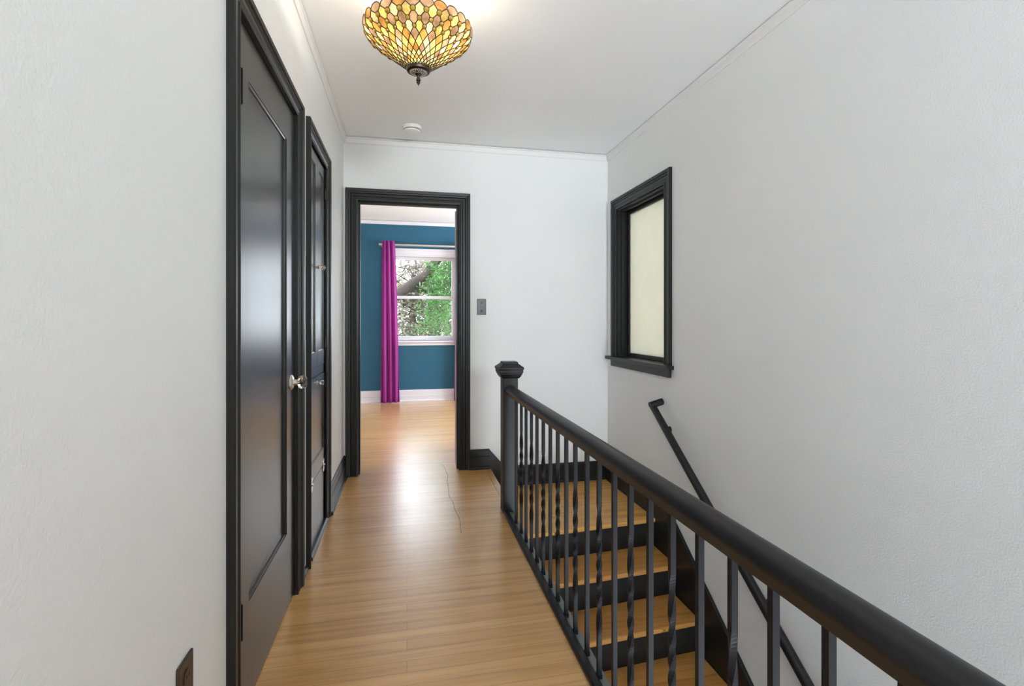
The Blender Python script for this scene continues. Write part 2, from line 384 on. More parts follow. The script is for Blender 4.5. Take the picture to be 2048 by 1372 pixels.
# ---------------------------------------------------------------- built-in linen cabinet
cab = thing('linen_cabinet', 'black built-in linen cabinet with paired tall doors beside the closet door', 'cabinet', (XL, 2.77, 0))
casing('cabinet_casing', BLK, cab, PL, 2.527, 3.01, 0, 2.01, wtop=.075)
cc = NB(); box(cc, XL - .13, XL - .012, 2.529, 3.008, 0, 2.006); box(cc, XL - .02, XL - .006, 2.529, 3.008, .858, .903); box(cc, XL - .02, XL - .006, 2.529, 3.008, 0.0, .335)
obj('cabinet_frame', cc, BLKD, cab)
g = .0015
def cab_knob(y, z, par, r=.0125):
    b_ = NB(); lathe(b_, [(.010, 0), (.010, .002), (.005, .005), (.005, .012), (.008, .014)], (XL - .004, y, z), 'X', 12); k_ = obj('knob_base', b_, NICK, par, smooth=True)
    b_ = NB(); lathe(b_, [(.006, .0135), (.010, .018), (r, .025), (r * .95, .032), (.006, .036)], (XL - .004, y, z), 'X', 8); obj('glass_knob', b_, CUT, par)
def leaf_hinge(y, z, par):
    b_ = NB(); lathe(b_, [(.002, z - .03), (.0045, z - .027), (.0045, z + .027), (.002, z + .03)], (XL + .001, y, 0), seg=10)
    obj('hinge', b_, BRONZE, par, smooth=True)
u_ = leaf('door', BLKD, cab, PL, 2.53, 2.765 - g, .905, 2.003, [(2.575, 2.713, .982, 1.945)], base=-.004, thick=.02, depth=.009)
cab_knob(2.738, 1.425, u_)
u_ = leaf('door', BLKD, cab, PL, 2.765 + g, 3.007, .905, 2.003, [(2.815, 2.985 - .012, .982, 1.945)], base=-.004, thick=.02, depth=.009)
cab_knob(2.795, 1.425, u_)
for z in (1.86, 1.02): leaf_hinge(3.008, z, u_)
u_ = leaf('drop_door', BLKD, cab, PL, 2.53, 3.007, .342, .855, [(2.575, 2.972, .43, .80)], base=-.004, thick=.02, depth=.009)
cab_knob(2.752, .822, u_)
for y in (2.60, 2.955):
    b_ = NB(); # butterfly hinge across the lower edge
    wing = [(0, .006), (.012, .011), (.024, .028), (.018, .032), (.030, .040)]
    for s_ in (1, -1):
        outl = [(.0, .010), (s_ * .010, .011), (s_ * .020, .024), (s_ * .026, .022), (s_ * .034, .012), (s_ * .036, .0)]
        outl = outl + [(zz, -yy) for zz, yy in outl[::-1][1:]]
        prism(b_, [(XL - .0038, y + yy, .339 + zz) for zz, yy in outl], (.003, 0, 0))
    tube(b_, [(XL + .001, y - .013, .339), (XL + .001, y + .013, .339)], .004, 8)
    obj('butterfly_hinge', b_, NICK, u_)['label'] = 'bright nickel butterfly hinge'
b_ = NB(); prism(b_, [(XL - .01, 2.445 + .08, 0), (XL + .016, 2.525, 0), (XL + .015, 2.525, .014), (XL + .006, 2.525, .022), (XL - .01, 2.525, .024)], (0, .484, 0))
obj('toe_moulding', b_, BLK, cab)

# ---------------------------------------------------------------- doorway to far room
d2 = thing('door_2', 'black moulded doorway in the end wall with its white door swung into the far room', 'door', (.02, YE, 0), kind='structure')
casing('door_casing', BLK, d2, PE, -.355, .39, 0, 2.035)
jb = NB(); box(jb, -.362, -.354, YE + .0005, YE + .132, 0, 2.04); box(jb, .389, .397, YE + .0005, YE + .132, 0, 2.04); box(jb, -.354, .389, YE + .0005, YE + .132, 2.034, 2.042)
box(jb, -.354, -.342, YE + .04, YE + .085, 0, 2.034); box(jb, .377, .389, YE + .04, YE + .085, 0, 2.034); box(jb, -.342, .377, YE + .04, YE + .085, 2.022, 2.034)
obj('door_jamb', jb, BLK, d2, bevel=.001)
casing('room_side_casing', WTRIM, d2, lambda u, v, n: (u, YE + .13 + n, v), -.355, .39, 0, 2.035)
lf = NB(); box(lf, 0, .035, 0, .73, .012, 2.015)
L = obj('door_leaf', lf, WTRIM, d2, bevel=.002)
L.location = (.372 - d2.location.x + 0, YE + .136 - d2.location.y, 0); L.data.transform(Matrix.Translation(Vector(d2.location))); L.rotation_euler = (0, 0, -math.radians(24))
L['label'] = 'white door leaf seen by its hinge edge'
for z in (1.80, .32):
    b_ = NB(); box(b_, .376, .392, YE + .1235, YE + .133, z - .045, z + .045); lathe(b_, [(.006, z - .048), (.006, z + .048)], (.384, YE + .133, 0), seg=10)
    obj('hinge', b_, NICK, d2)

# ---------------------------------------------------------------- bedroom window
def far_window(wname, wlabel, WX0, WX1):
    xm = (WX0 + WX1) / 2 + .01
    wn = thing(wname, wlabel, 'window', ((WX0 + WX1) / 2, YB, WZ0), kind='structure')
    WC = [(0, -.01), (0, .012), (.01, .016), (.02, .012), (.06, .012), (.068, .022), (.09, .024), (.095, .02), (.095, -.002)]
    casing('window_frame', WTRIM, wn, PB, WX0, WX1, WZ0, WZ1, prof=WC)
    b_ = NB()
    box(b_, WX0, WX0 + .015, YB + .0005, YB + .15, WZ0, WZ1); box(b_, WX1 - .015, WX1, YB + .0005, YB + .15, WZ0, WZ1); box(b_, WX0 + .015, WX1 - .015, YB + .0005, YB + .15, WZ1 - .015, WZ1)
    obj('window_jamb', b_, WTRIM, wn)
    b_ = NB(); box(b_, WX0 - .12, WX1 + .12, YB - .055, YB + .15, WZ0 - .022, WZ0); box(b_, WX0 - .09, WX1 + .09, YB - .018, YB - .0005, WZ0 - .065, WZ0 - .022); obj('window_sill', b_, WTRIM, wn, bevel=.004)
    def sash(x0, x1, z0, z1, y, bot, top, side):
        b_ = NB(); box(b_, x0, x0 + side, y, y + .035, z0, z1); box(b_, x1 - side, x1, y, y + .035, z0, z1)
        box(b_, x0 + side, x1 - side, y, y + .035, z0, z0 + bot); box(b_, x0 + side, x1 - side, y, y + .035, z1 - top, z1)
        f = obj('sash', b_, WTRIM, wn, bevel=.002)
        b_ = NB(); box(b_, x0 + side, x1 - side, y + .015, y + .019, z0 + bot, z1 - top); obj('pane', b_, GLASS, f)
        return f
    f_ = sash(WX0 + .016, WX1 - .016, WZ0 + .002, 1.507, YB + .04, .066, .040, .04)
    b_ = NB(); box(b_, xm - .03, xm + .03, YB + .03, YB + .075, 1.507, 1.516); lathe(b_, [(.012, 1.516), (.012, 1.524), (.004, 1.53)], (xm, YB + .055, 0), seg=10); obj('sash_lock', b_, NICK, wn)
    sash(WX0 + .016, WX1 - .016, 1.468, WZ1 - .016, YB + .079, .040, .04, .04)
far_window('window_1', 'white double-hung window with trees outside in the far room', WX0, WX1)
far_window('window_4_added', 'added second white far-room window, unseen from the hall, for extra light', .98, 1.80)  # added, unseen; puts the bright reflection on the closet door

# ---------------------------------------------------------------- interior window on the right wall
w2 = thing('window_2', 'black framed window with cream pane high over the stairs', 'window', (XR, 3.27, .86), kind='structure')
casing('window_frame', BLK, w2, PR, 2.91, 3.65, .866, 2.012)
b_ = NB()
for (a, c) in ((2.9105, 2.922), (3.638, 3.6495)): box(b_, XR + .0005, XR + .14, a, c, .868, 2.0115)
box(b_, XR + .0005, XR + .14, 2.922, 3.638, 2.0, 2.0115)
for (a, c) in ((2.922, 2.934), (3.626, 3.638)): box(b_, XR + .028, XR + .05, a, c, .868, 2.0)
box(b_, XR + .028, XR + .05, 2.934, 3.626, 1.988, 2.0)
obj('window_jamb', b_, BLK, w2, bevel=.001)
b_ = NB()
for (a, c) in ((2.9225, 2.957), (3.603, 3.6375)): box(b_, XR + .075, XR + .108, a, c, .868, 1.9995)
box(b_, XR + .075, XR + .108, 2.957, 3.603, .868, .898); box(b_, XR + .075, XR + .108, 2.957, 3.603, 1.968, 1.9995)
f_ = obj('sash', b_, BLK, w2, bevel=.003)
b_ = NB(); box(b_, XR + .088, XR + .092, 2.957, 3.603, .898, 1.968); obj('pane', b_, FROST, f_)['label'] = 'cream frosted glass pane'
b_ = NB(); box(b_, XR - .052, XR - .0005, 2.80, 3.775, .842, .867); box(b_, XR - .0005, XR + .1, 2.9105, 3.6495, .862, .8675)
obj('window_sill', b_, BLK, w2, bevel=.006)
b_ = NB(); box(b_, XR - .02, XR - .0005, 2.83, 3.735, .79, .842); obj('apron', b_, BLK, w2, bevel=.003)

# ---------------------------------------------------------------- staircase
SK = .085   # nosing skew across the width, as the old stairs run
stc = thing('staircase', 'oak-treaded stairs with black risers going down beside the railing', 'staircase', (1.1, 1.9, ZLOW))
xa, xb = .602, XR - .022
for i in range(NT):
    y0 = ST0 - RUN * i; z = ZL - RISE * i
    yb_ = (y0 + .26) if i else ST0 + .0
    b_ = NB()
    if i == 0: pts = [(xa, y0 - SK, z), (xb, y0, z), (xb, y0 + .055, z), (xa, y0 + .055, z)]
    else: pts = [(xa, y0 - SK, z), (xb, y0, z), (xb, y0 + RUN + .042, z), (xa, y0 + RUN + .042 - SK, z)]
    pts = [(p[0], p[1], z + (.0008 if i == 0 else 0)) for p in pts]
    prism(b_, pts, (0, 0, -.028))
    t_ = obj('tread' if i else 'landing_nosing', b_, TREAD if i else LAND, stc, bevel=.009, bseg=3)
    b_ = NB(); zb = z - RISE
    prism(b_, [(xa, y0 + .028 - SK, z - .0285), (xb, y0 + .028, z - .0285), (xb, y0 + .045, z - .0285), (xa, y0 + .045 - SK, z - .0285)], (0, 0, -(RISE - .029)))
    obj('riser', b_, BLK, stc)
# wall skirt board, landing level then raking down
def skirt(name, x, th, yend=-.9):
    b_ = NB(); zt = ZL + .14; yk = 2.885; k = .715
    pts = [(x, YE - .02, ZL), (x, YE - .02, zt), (x, yk, zt), (x, yend, zt - k * (yk - yend)), (x, yend, zt - k * (yk - yend) - .5), (x, 2.85, ZL - .38), (x, ST0 + .05, ZL - .2), (x, ST0 + .05, ZL)]
    prism(b_, pts, (th, 0, 0)); o = obj(name, b_, BLK, stc, bevel=.003)
    b_ = NB(); tube(b_, [(x - .001, YE - .022, zt - .055), (x - .001, 2.93, zt - .055)], .0035, 6)
    tube(b_, [(x, YE - .022, ZL + .008), (x, 3.0, ZL + .008)], .012, 8); obj('skirt_moulding', b_, BLK, stc)
skirt('skirt_board', XR - .021, .02)
b_ = NB(); box(b_, .5805, .602, -.9, 2.93, ZLOW, -.145); obj('inner_stringer', b_, BLKD, stc)
# hall-side riser below the floor edge between newel and end wall
b_ = NB(); box(b_, XF - .028, XF - .008, 3.02, YE - .02, ZL, -.022); obj('step_riser', b_, BLKD, stc)

# ---------------------------------------------------------------- railing
ra = thing('stair_railing', 'black stair railing with square newel, plain and twisted iron balusters', 'railing', (.6, 2.96, 0))
NX, NY, NW = .605, 2.965, .0455
b_ = NB(); box(b_, NX - NW, NX + NW, NY - NW, NY + NW, -.13, .815)
for a, c in ((-1, -1), ): pass
pst = obj('newel_post', b_, BLKR, ra, bevel=.004)
b_ = NB()
def sq(hw, z): return [(NX - hw, NY - hw, z), (NX + hw, NY - hw, z), (NX + hw, NY + hw, z), (NX - hw, NY + hw, z)]
prof = [(.046, .800), (.052, .802), (.060, .812), (.064, .822), (.068, .826), (.068, .834), (.072, .836), (.072, .852), (.076, .855), (.076, .866), (.060, .878), (.050, .886), (.046, .888), (.046, .896), (.042, .899)]
R = [[b_.verts.new(p) for p in sq(h, z)] for h, z in prof]
for A, B in zip(R, R[1:]):
    for i in range(4): b_.faces.new((A[i], A[(i + 1) % 4], B[(i + 1) % 4], B[i]))
b_.faces.new(R[0]); b_.faces.new(R[-1])
obj('newel_cap', b_, BLKR, pst, bevel=.002)
# shoe rail and well-edge capping
YN = -.55
b_ = NB(); prism(b_, [(.5605, YN, 0), (.594, YN, 0), (.594, YN, .012), (.588, YN, .018), (.566, YN, .018), (.5605, YN, .012)], (0, NY - NW - YN - .0005, 0)); obj('shoe_rail', b_, BLKR, ra, bevel=.002)
b_ = NB(); box(b_, .5945, XF, YN, NY - NW, -.024, .004); obj('well_capping', b_, CAPG, ra, bevel=.004)['label'] = 'grey painted strip along the stair well edge'
# handrail: moulded oval profile
RX, RZ = .600, .733
b_ = NB(); prof = []
for k in range(28):
    a = 2 * PI * k / 28; r = 1
    x, z = .030 * math.cos(a), .029 * math.sin(a)
    if math.sin(a) < -.45: x *= .80; z = -.029 if math.sin(a) < -.6 else z
    elif -.45 <= math.sin(a) < -.15: x *= .93
    prof.append((x, z))
A = [b_.verts.new((RX + x, NY - NW + .001, RZ + z)) for x, z in prof]; B = [b_.verts.new((RX + x, YN, RZ + z)) for x, z in prof]
b_.faces.new(A); b_.faces.new(B[::-1])
for k in range(28): b_.faces.new((A[k], A[(k + 1) % 28], B[(k + 1) % 28], B[k]))
obj('handrail', b_, BLKR, ra, smooth=True)
def baluster_bm(twist):
    b_ = NB(); hw = .0067; z0, z1 = .004, RZ - .024
    zs = [z0, z0 + .014, z0 + .0145] + [z0 + .02 + (z1 - z0 - .02) * i / 90 for i in range(91)]
    prev = None
    for j, z in enumerate(zs):
        h = hw * 1.18 if j < 2 else hw
        a = 0
        if twist:
            t = min(1, max(0, (z - .14) / .42)); a = (t - .5 * math.sin(2 * PI * t) / (2 * PI)) * 3 * PI
            pass
        ring = []
        for (cx, cy) in ((-1, -1), (1, -1), (1, 1), (-1, 1)):
            ring.append(b_.verts.new(((cx * math.cos(a) - cy * math.sin(a)) * h, (cx * math.sin(a) + cy * math.cos(a)) * h, z)))
        if prev:
            for i in range(4): b_.faces.new((prev[i], prev[(i + 1) % 4], ring[(i + 1) % 4], ring[i]))
        else: b_.faces.new(ring)
        prev = ring
    b_.faces.new(prev[::-1]); return b_
protos = {}
zc0, dz = 2.81, .1090
zcs = [2.81, 2.681, 2.575, 2.464, 2.359, 2.249, 2.139, 2.033, 1.925, 1.821, 1.703, 1.595, 1.478, 1.371, 1.262, 1.157, 1.0475, .9414, .8364, .7265, .613, .503, .394, .285, .176, .067]
for i, zc in enumerate(zcs):
    y = (zc - .600 * .2055) / .9787; tw = i % 2 == 1
    if i == 0: tw = False
    if tw not in protos:
        o = obj('baluster', baluster_bm(tw), BLKM, ra); o.data.transform(Matrix.Translation(Vector(ra.location)))
        if tw: o['label'] = 'twisted iron baluster'
        protos[tw] = o
    else:
        o = protos[tw].copy(); COL.objects.link(o); o.parent = ra
    o.location = (.600 - ra.location.x, y - ra.location.y, 0)
# rear newel out of view, carrying the rail's near end
b_ = NB(); box(b_, NX - NW, NX + NW, YN - .09, YN - .0005, .0, .9); obj('newel_post', b_, BLKR, ra, bevel=.004)

# ---------------------------------------------------------------- wall handrail
wr = thing('wall_handrail', 'black round handrail raking down the right wall under the window', 'handrail', (XR, 2.95, .6))
HX = 1.54
b_ = NB(); k = .70; y0, z0 = 2.95, .60; y1 = .2
tube(b_, [(HX, y0, z0), (HX, y1, z0 - k * (y0 - y1))], .022, 18); obj('rail', b_, BLKR, wr, smooth=True)
b_ = NB(); tube(b_, [(HX - .0215, y0 - .006, z0 + .003), (XR - .0005, y0 - .006, z0 + .027)], .0218, 18); obj('wall_return', b_, BLKR, wr, smooth=True)
def bracket(y, nm='bracket'):
    zr = z0 - k * (y0 - y)
    b_ = NB(); lathe(b_, [(.022, 0), (.022, -.004), (.012, -.008)], (XR - .0005, y, zr - .065), 'X', 16)
    tube(b_, [(XR - .005, y, zr - .065), (XR - .03, y, zr - .068), (XR - .052, y, zr - .058), (HX + .006, y, zr - .04), (HX, y, zr - .018)], .006, 8)
    box(b_, HX - .011, HX + .011, y - .022, y + .022, zr - .0235, zr - .019) if False else None
    obj(nm, b_, BLKM, wr, smooth=True)
for y in (2.85, 1.98, 1.0): bracket(y)

# ---------------------------------------------------------------- switch, outlet, smoke detector
sw = thing('light_switch', 'black push-button light switch plate beside the far doorway', 'light switch', (.565, YE, 1.253))
b_ = NB(); prism(b_, [(.530, YE - .0005, 1.192), (.600, YE - .0005, 1.192), (.600, YE - .0005, 1.315), (.530, YE - .0005, 1.315)], (0, -.006, 0)); obj('switch_plate', b_, PLATE, sw, bevel=.003)
for z, h in ((1.285, .006), (1.222, .009)):
    b_ = NB(); lathe(b_, [(.0085, 0), (.0085, -h), (.006, -h - .002)], (.565, YE - .0065, z), 'Y', 16); obj('push_button', b_, PLATE, sw, smooth=True)
b_ = NB()
for z in (1.305, 1.2035):
    b_ = NB(); lathe(b_, [(.0035, 0), (.0035, -.0015)], (.565, YE - .0065, z), 'Y', 10); obj('screw', b_, BRONZE, sw)
ot = thing('wall_outlet', 'dark brown outlet plate low on the near left wall', 'outlet', (XL, 1.157, .382))
b_ = NB(); box(b_, XL + .0005, XL + .0065, 1.121, 1.193, .323, .44); obj('outlet_plate', b_, OUTLET, ot, bevel=.003)
for z in (.402, .361):
    b_ = NB(); lathe(b_, [(.0165, 0), (.0165, .0015), (.015, .0022)], (XL + .0066, 1.157, z), 'X', 20)
    for dy in (-.006, .006): box(b_, XL + .0088, XL + .0092, 1.157 + dy - .001, 1.157 + dy + .001, z - .002, z + .006, 1)
    obj('receptacle', b_, [OUTLET, SLOT], ot)
sm = thing('smoke_detector', 'round white smoke detector on the hall ceiling', 'smoke detector', (.034, 3.56, ZC))
b_ = NB(); lathe(b_, [(.066, ZC - .0005), (.066, ZC - .012), (.062, ZC - .022)], (.034, 3.56, 0), seg=36); obj('mounting_base', b_, PLAS, sm, smooth=True)
b_ = NB(); lathe(b_, [(.052, ZC - .0225), (.050, ZC - .028)], (.034, 3.56, 0), seg=36); obj('sensor_vent', b_, paint('grey_vent', (.25, .25, .25), .6), sm)
b_ = NB(); lathe(b_, [(.057, ZC - .0285), (.055, ZC - .036), (.045, ZC - .042), (.02, ZC - .044)], (.034, 3.56, 0), seg=36); obj('cover', b_, PLAS, sm, smooth=True)

# ---------------------------------------------------------------- curtains and rod
cr = thing('curtain_rod', 'brushed metal curtain rod above the far window', 'curtain rod', (.2, YB - .09, 2.215))
b_ = NB(); tube(b_, [(-.36, YB - .09, 2.215), (2.0, YB - .09, 2.215)], .0155, 14); obj('rod', b_, STEEL, cr, smooth=True)
for s_, x in ((-1, -.36), (1, 2.0)):
    b_ = NB(); lathe(b_, [(.012, 0), (.018, s_ * .004), (.018, s_ * .022), (.012, s_ * .026)], (x, YB - .09, 2.215), 'X', 14); obj('finial', b_, STEEL, cr, smooth=True)
for x in (-.335, .90, 1.975):
    b_ = NB(); tube(b_, [(x, YB - .0005, 2.205), (x, YB - .085, 2.205)], .005, 8); lathe(b_, [(.02, -.0005), (.02, -.006)], (x, YB, 2.205), 'Y', 12); obj('bracket', b_, STEEL, cr)
def curtain(x0t, x1t, x0b, x1b, label, n=3.4):
    b_ = NB(); rows, cols = 26, 96; G = []
    for j in range(rows + 1):
        t = j / rows; z = 2.262 - t * (2.262 - .012); row = []
        for i in range(cols + 1):
            s_ = i / cols
            xt = x0t + (x1t - x0t) * s_; xb_ = x0b + (x1b - x0b) * s_
            e = t ** .7
            x = xt * (1 - e) + xb_ * e
            ph = s_ * n * 2 * PI + .5 * math.sin(3 * t + s_ * 4)
            amp = .030 + .010 * t
            x += .004 * math.sin(2 * ph) * (1 - .3 * t)
            y = YB - .137 + amp * .8 * math.sin(ph) + .004 * math.sin(ph * 2.3 + 4 * t)
            row.append(b_.verts.new((x, y, z)))
        G.append(row)
    for A, B in zip(G, G[1:]):
        for i in range(cols): b_.faces.new((A[i], A[i + 1], B[i + 1], B[i]))
    o = obj('curtain', b_, MAG, None, smooth=True)
    md = o.modifiers.new('cloth', 'SOLIDIFY'); md.thickness = .002
    return tag(o, label, 'curtain', 'magenta curtains')
curtain(-.335, -.165, -.36, -.10, 'magenta floor-length curtain bunched at the left of the far window')
curtain(.70, .86, .655, .88, 'magenta curtain mostly hidden behind the doorway, right of the far window')

# ---------------------------------------------------------------- stained glass pendant
LX, LY = .0446, 2.03
pd = thing('pendant_lamp', 'stained glass bowl pendant in amber and cream hanging from the ceiling', 'ceiling lamp', (LX, LY, 2.07))
PROF = [(.045, 2.148), (.085, 2.178), (.125, 2.209), (.165, 2.240), (.190, 2.260), (.206, 2.274), (.2125, 2.287), (.213, 2.306)]
cum = [0]
for (a, c), (d, e) in zip(PROF, PROF[1:]): cum.append(cum[-1] + math.hypot(d - a, e - c))
TOT = cum[-1]
def pr(s_):
    s_ *= TOT
    for i in range(len(cum) - 1):
        if s_ <= cum[i + 1] or i == len(cum) - 2:
            k = (s_ - cum[i]) / (cum[i + 1] - cum[i]); k = max(0, k)
            return (PROF[i][0] + (PROF[i + 1][0] - PROF[i][0]) * k, PROF[i][1] + (PROF[i + 1][1] - PROF[i][1]) * k)
def sp(th_, s_, off=0):
    r, z = pr(s_); return Vector((LX + (r + off) * math.cos(th_), LY + (r + off) * math.sin(th_), z - off * .5))
NC = 26; dth = PI / NC
# vertex rows: lozenge lattice that grows towards the jewelled bands
rows = [0, .055, .11, .17, .24, .345, .465, .578, .692, .823, .915]
rim_top = 1.0
MATS = [G_CREAM, G_YEL, G_AMB, G_TAN]
glass = NB(); lead = NB(); random.seed(11)
edges = set()
def cell(poly, mi):
    """poly of (theta, s); subdivide edges for curvature via centre fan"""
    vs = [glass.verts.new(sp(a, s_)) for a, s_ in poly]
    cx = sum(a for a, _ in poly) / len(poly); cs = sum(s_ for _, s_ in poly) / len(poly)
    c = glass.verts.new(sp(cx, cs))
    for i in range(len(vs)): glass.faces.new((vs[i], vs[(i + 1) % len(vs)], c)).material_index = mi
    for i in range(len(poly)):
        a, b2 = poly[i], poly[(i + 1) % len(poly)]
        key = tuple(sorted([(round((a[0] % (2 * PI)) * 500) % 3142, round(a[1] * 1000)), (round((b2[0] % (2 * PI)) * 500) % 3142, round(b2[1] * 1000))]))
        if key in edges: continue
        edges.add(key)
        n = 3 if abs(a[1] - b2[1]) > .04 else 1
        tube(lead, [sp(a[0] + (b2[0] - a[0]) * t / n, a[1] + (b2[1] - a[1]) * t / n, .0004) for t in range(n + 1)], .0017, 5)
jewels = []
nr = len(rows)
for j in range(0, nr - 1):
    for k in range(NC):
        th_ = (2 * k + (j % 2)) * dth
        lo = rows[j - 1] if j else 0; mid = rows[j]; hi = rows[j + 1]
        band_i = j - (nr - 5)      # the last rows are the jewelled bands
        if j == 0:
            cell([(th_ - dth, 0), (th_ + dth, 0), (th_, hi)], 0); continue
        if j < nr - 4:
            t = random.random()
            mi = (2 if t < .55 else 3) if j in (2, 4) and random.random() < .6 else (0 if t < .62 else 1)
            if j == nr - 5: mi = 3 if k % 2 else 2
            cell([(th_, lo), (th_ + dth, mid), (th_, hi), (th_ - dth, mid)], mi)
        else:
            mi = {nr - 4: (0, 1), nr - 3: (3, 2), nr - 2: (1, 0)}[j][(k + (random.random() < .3)) % 2]
            # the lozenge's side corners are cut off and rounded, jewels sit there
            q = .27; h1, h2 = mid - lo, hi - mid
            cell([(th_, lo), (th_ + dth * (1 - q), mid - h1 * q), (th_ + dth * (1 - q), mid + h2 * q), (th_, hi), (th_ - dth * (1 - q), mid + h2 * q), (th_ - dth * (1 - q), mid - h1 * q)], mi)
            jewels.append((th_ + dth, mid, {nr - 4: .0078, nr - 3: .0084, nr - 2: .0098}[j]))
# scalloped brown rim
j = nr - 1
for k in range(NC):
    th_ = (2 * k + (j % 2)) * dth
    lo, mid = rows[j - 1], rows[j]
    arc = [(th_ + dth * math.cos(PI * i / 6), mid + (rim_top - mid) * math.sin(PI * i / 6)) for i in range(7)]
    cell([(th_, lo)] + arc, 3 if k % 3 else 2)
sh = obj('glass_shade', glass, MATS, pd); sh['label'] = 'leaded bowl of cream, yellow, amber and tan glass'
obj('lead_came', lead, BRONZE, sh, smooth=True)['label'] = 'dark lead lines between the glass pieces'
jrings = []
b_ = NB()
for th_, s_, r in jewels:
    c = sp(th_, s_, .001); nrm = Vector((math.cos(th_) * .8, math.sin(th_) * .8, -.6)).normalized()
    q = nrm.to_track_quat('Z', 'Y').to_matrix()
    ring0 = None
    for rr, h in ((r, -.001), (r * .95, .0015), (r * .7, .0035), (r * .35, .0045)):
        ring = [b_.verts.new(c + q @ Vector((rr * math.cos(2 * PI * i / 12), rr * math.sin(2 * PI * i / 12), h))) for i in range(12)]
        if ring0:
            for i in range(12): b_.faces.new((ring0[i], ring0[(i + 1) % 12], ring[(i + 1) % 12], ring[i]))
        ring0 = ring
    b_.faces.new(ring0)
    jrings.append([c + q @ Vector((r * 1.04 * math.cos(2 * PI * i / 12), r * 1.04 * math.sin(2 * PI * i / 12), 0)) for i in range(13)])
lead2 = NB()
for p_ in jrings: tube(lead2, p_, .0014, 5)
obj('jewel_rings', lead2, BRONZE, sh, smooth=True)
jw = obj('glass_jewels', b_, G_JEW, sh, smooth=True); jw['label'] = 'round amber glass jewels set in three rows'
b_ = NB(); lathe(b_, [(.030, 2.1340), (.038, 2.1330), (.045, 2.1370), (.048, 2.1450), (.047, 2.1530), (.042, 2.1530), (.040, 2.1450), (.030, 2.1410)], (LX, LY, 0), seg=36)
obj('bottom_ring', b_, BRONZE, pd, smooth=True)
# pierced filigree plate inside the ring
b_ = NB()
for i in range(22):
    for rr in (.016, .022, .028, .033):
        a = 2 * PI * (i + (.5 if rr in (.022, .033) else 0)) / 22; h = .0024 * rr / .028 + .0004; zz = 2.134 - (.034 - rr) / .016 * .006
        lathe(b_, [(h, zz + .001), (h * .9, zz - .0008), (h * .4, zz - .0014)], (LX + rr * math.cos(a), LY + rr * math.sin(a), 0), seg=6)
obj('filigree_beads', b_, NICK, pd)
b_ = NB(); lathe(b_, [(.036, 2.140), (.036, 2.1345), (.034, 2.134), (.014, 2.1265)], (LX, LY, 0), seg=30); obj('filigree_plate', b_, BRONZE, pd)
b_ = NB(); lathe(b_, [(.016, 2.1380), (.017, 2.1320), (.012, 2.1250), (.006, 2.1190), (.005, 2.1090), (.008, 2.1080), (.009, 2.1040), (.0085, 2.1000), (.005, 2.0980), (.0045, 2.0965), (.007, 2.0960), (.0078, 2.0930), (.003, 2.0860), (.0008, 2.0810)], (LX, LY, 0), seg=20)
obj('finial', b_, BRONZE, pd, smooth=True)
# hanging chains, stem and ceiling canopy
b_ = NB(); lathe(b_, [(.065, ZC - .0005), (.065, ZC - .006), (.052, ZC - .018), (.03, ZC - .026), (.012, ZC - .034)], (LX, LY, 0), seg=32); obj('ceiling_canopy', b_, BRONZE, pd, smooth=True)
for a in (.9, .9 + 2 * PI / 3, .9 + 4 * PI / 3):
    b_ = NB(); p0 = Vector((LX + .207 * math.cos(a), LY + .207 * math.sin(a), 2.300)); p1 = Vector((LX + .03 * math.cos(a), LY + .03 * math.sin(a), ZC - .03))
    n = 15; dirn = (p1 - p0).normalized(); L_ = (p1 - p0).length / n
    side = dirn.cross(Vector((0, 0, 1))).normalized(); up = side.cross(dirn)
    for i in range(n):
        c = p0 + dirn * L_ * (i + .5); w_ = side if i % 2 else up
        tube(b_, [c + dirn * math.cos(2 * PI * t / 10) * L_ * .68 + w_ * math.sin(2 * PI * t / 10) * .0045 for t in range(11)], .0011, 5)
    obj('chain', b_, BRONZE, pd, smooth=True)
b_ = NB(); tube(b_, [(LX, LY, ZC - .03), (LX, LY, 2.40)], .004, 8); lathe(b_, [(.018, 2.40), (.02, 2.385), (.02, 2.36), (.015, 2.35)], (LX, LY, 0), seg=16); tube(b_, [(LX, LY, 2.36), (LX, LY, 2.119)], .003, 6)
obj('stem', b_, BRONZE, pd, smooth=True)
for s_ in (-1, 1):
    b_ = NB(); lathe(b_, [(.004, 0), (.016, .02), (.026, .045), (.026, .06), (.016, .078), (.004, .083)], (LX + s_ * .02, LY, 2.235), axis='X' if s_ > 0 else 'X', seg=16)
    if s_ < 0:
        for v in b_.verts: v.co.x = 2 * (LX - .02) - v.co.x
    me = new_mat('lit_bulb')
    if s_ < 0: BULB, nt_, bb = me; bb.inputs['Emission Color'].default_value = (1, .86, .62, 1); bb.inputs['Emission Strength'].default_value = 4; nz = N(nt_, 'ShaderNodeTexNoise', Scale=3.0); rr_ = ramp(nt_, [(0, (.9, .88, .8)), (1, (.95, .92, .85))]); nt_.links.new(nz.outputs['Fac'], rr_.inputs[0]); nt_.links.new(rr_.outputs[0], bb.inputs['Base Color'])
    obj('light_bulb', b_, BULB, pd, smooth=True)
    ld = bpy.data.lights.new('bulb_light', 'POINT'); ld.energy = 2.5; ld.color = (1, .94, .85); ld.shadow_soft_size = .03
    lo_ = bpy.data.objects.new('bulb_light', ld); COL.objects.link(lo_); lo_.location = (LX + s_ * .07, LY - .0, 2.298)

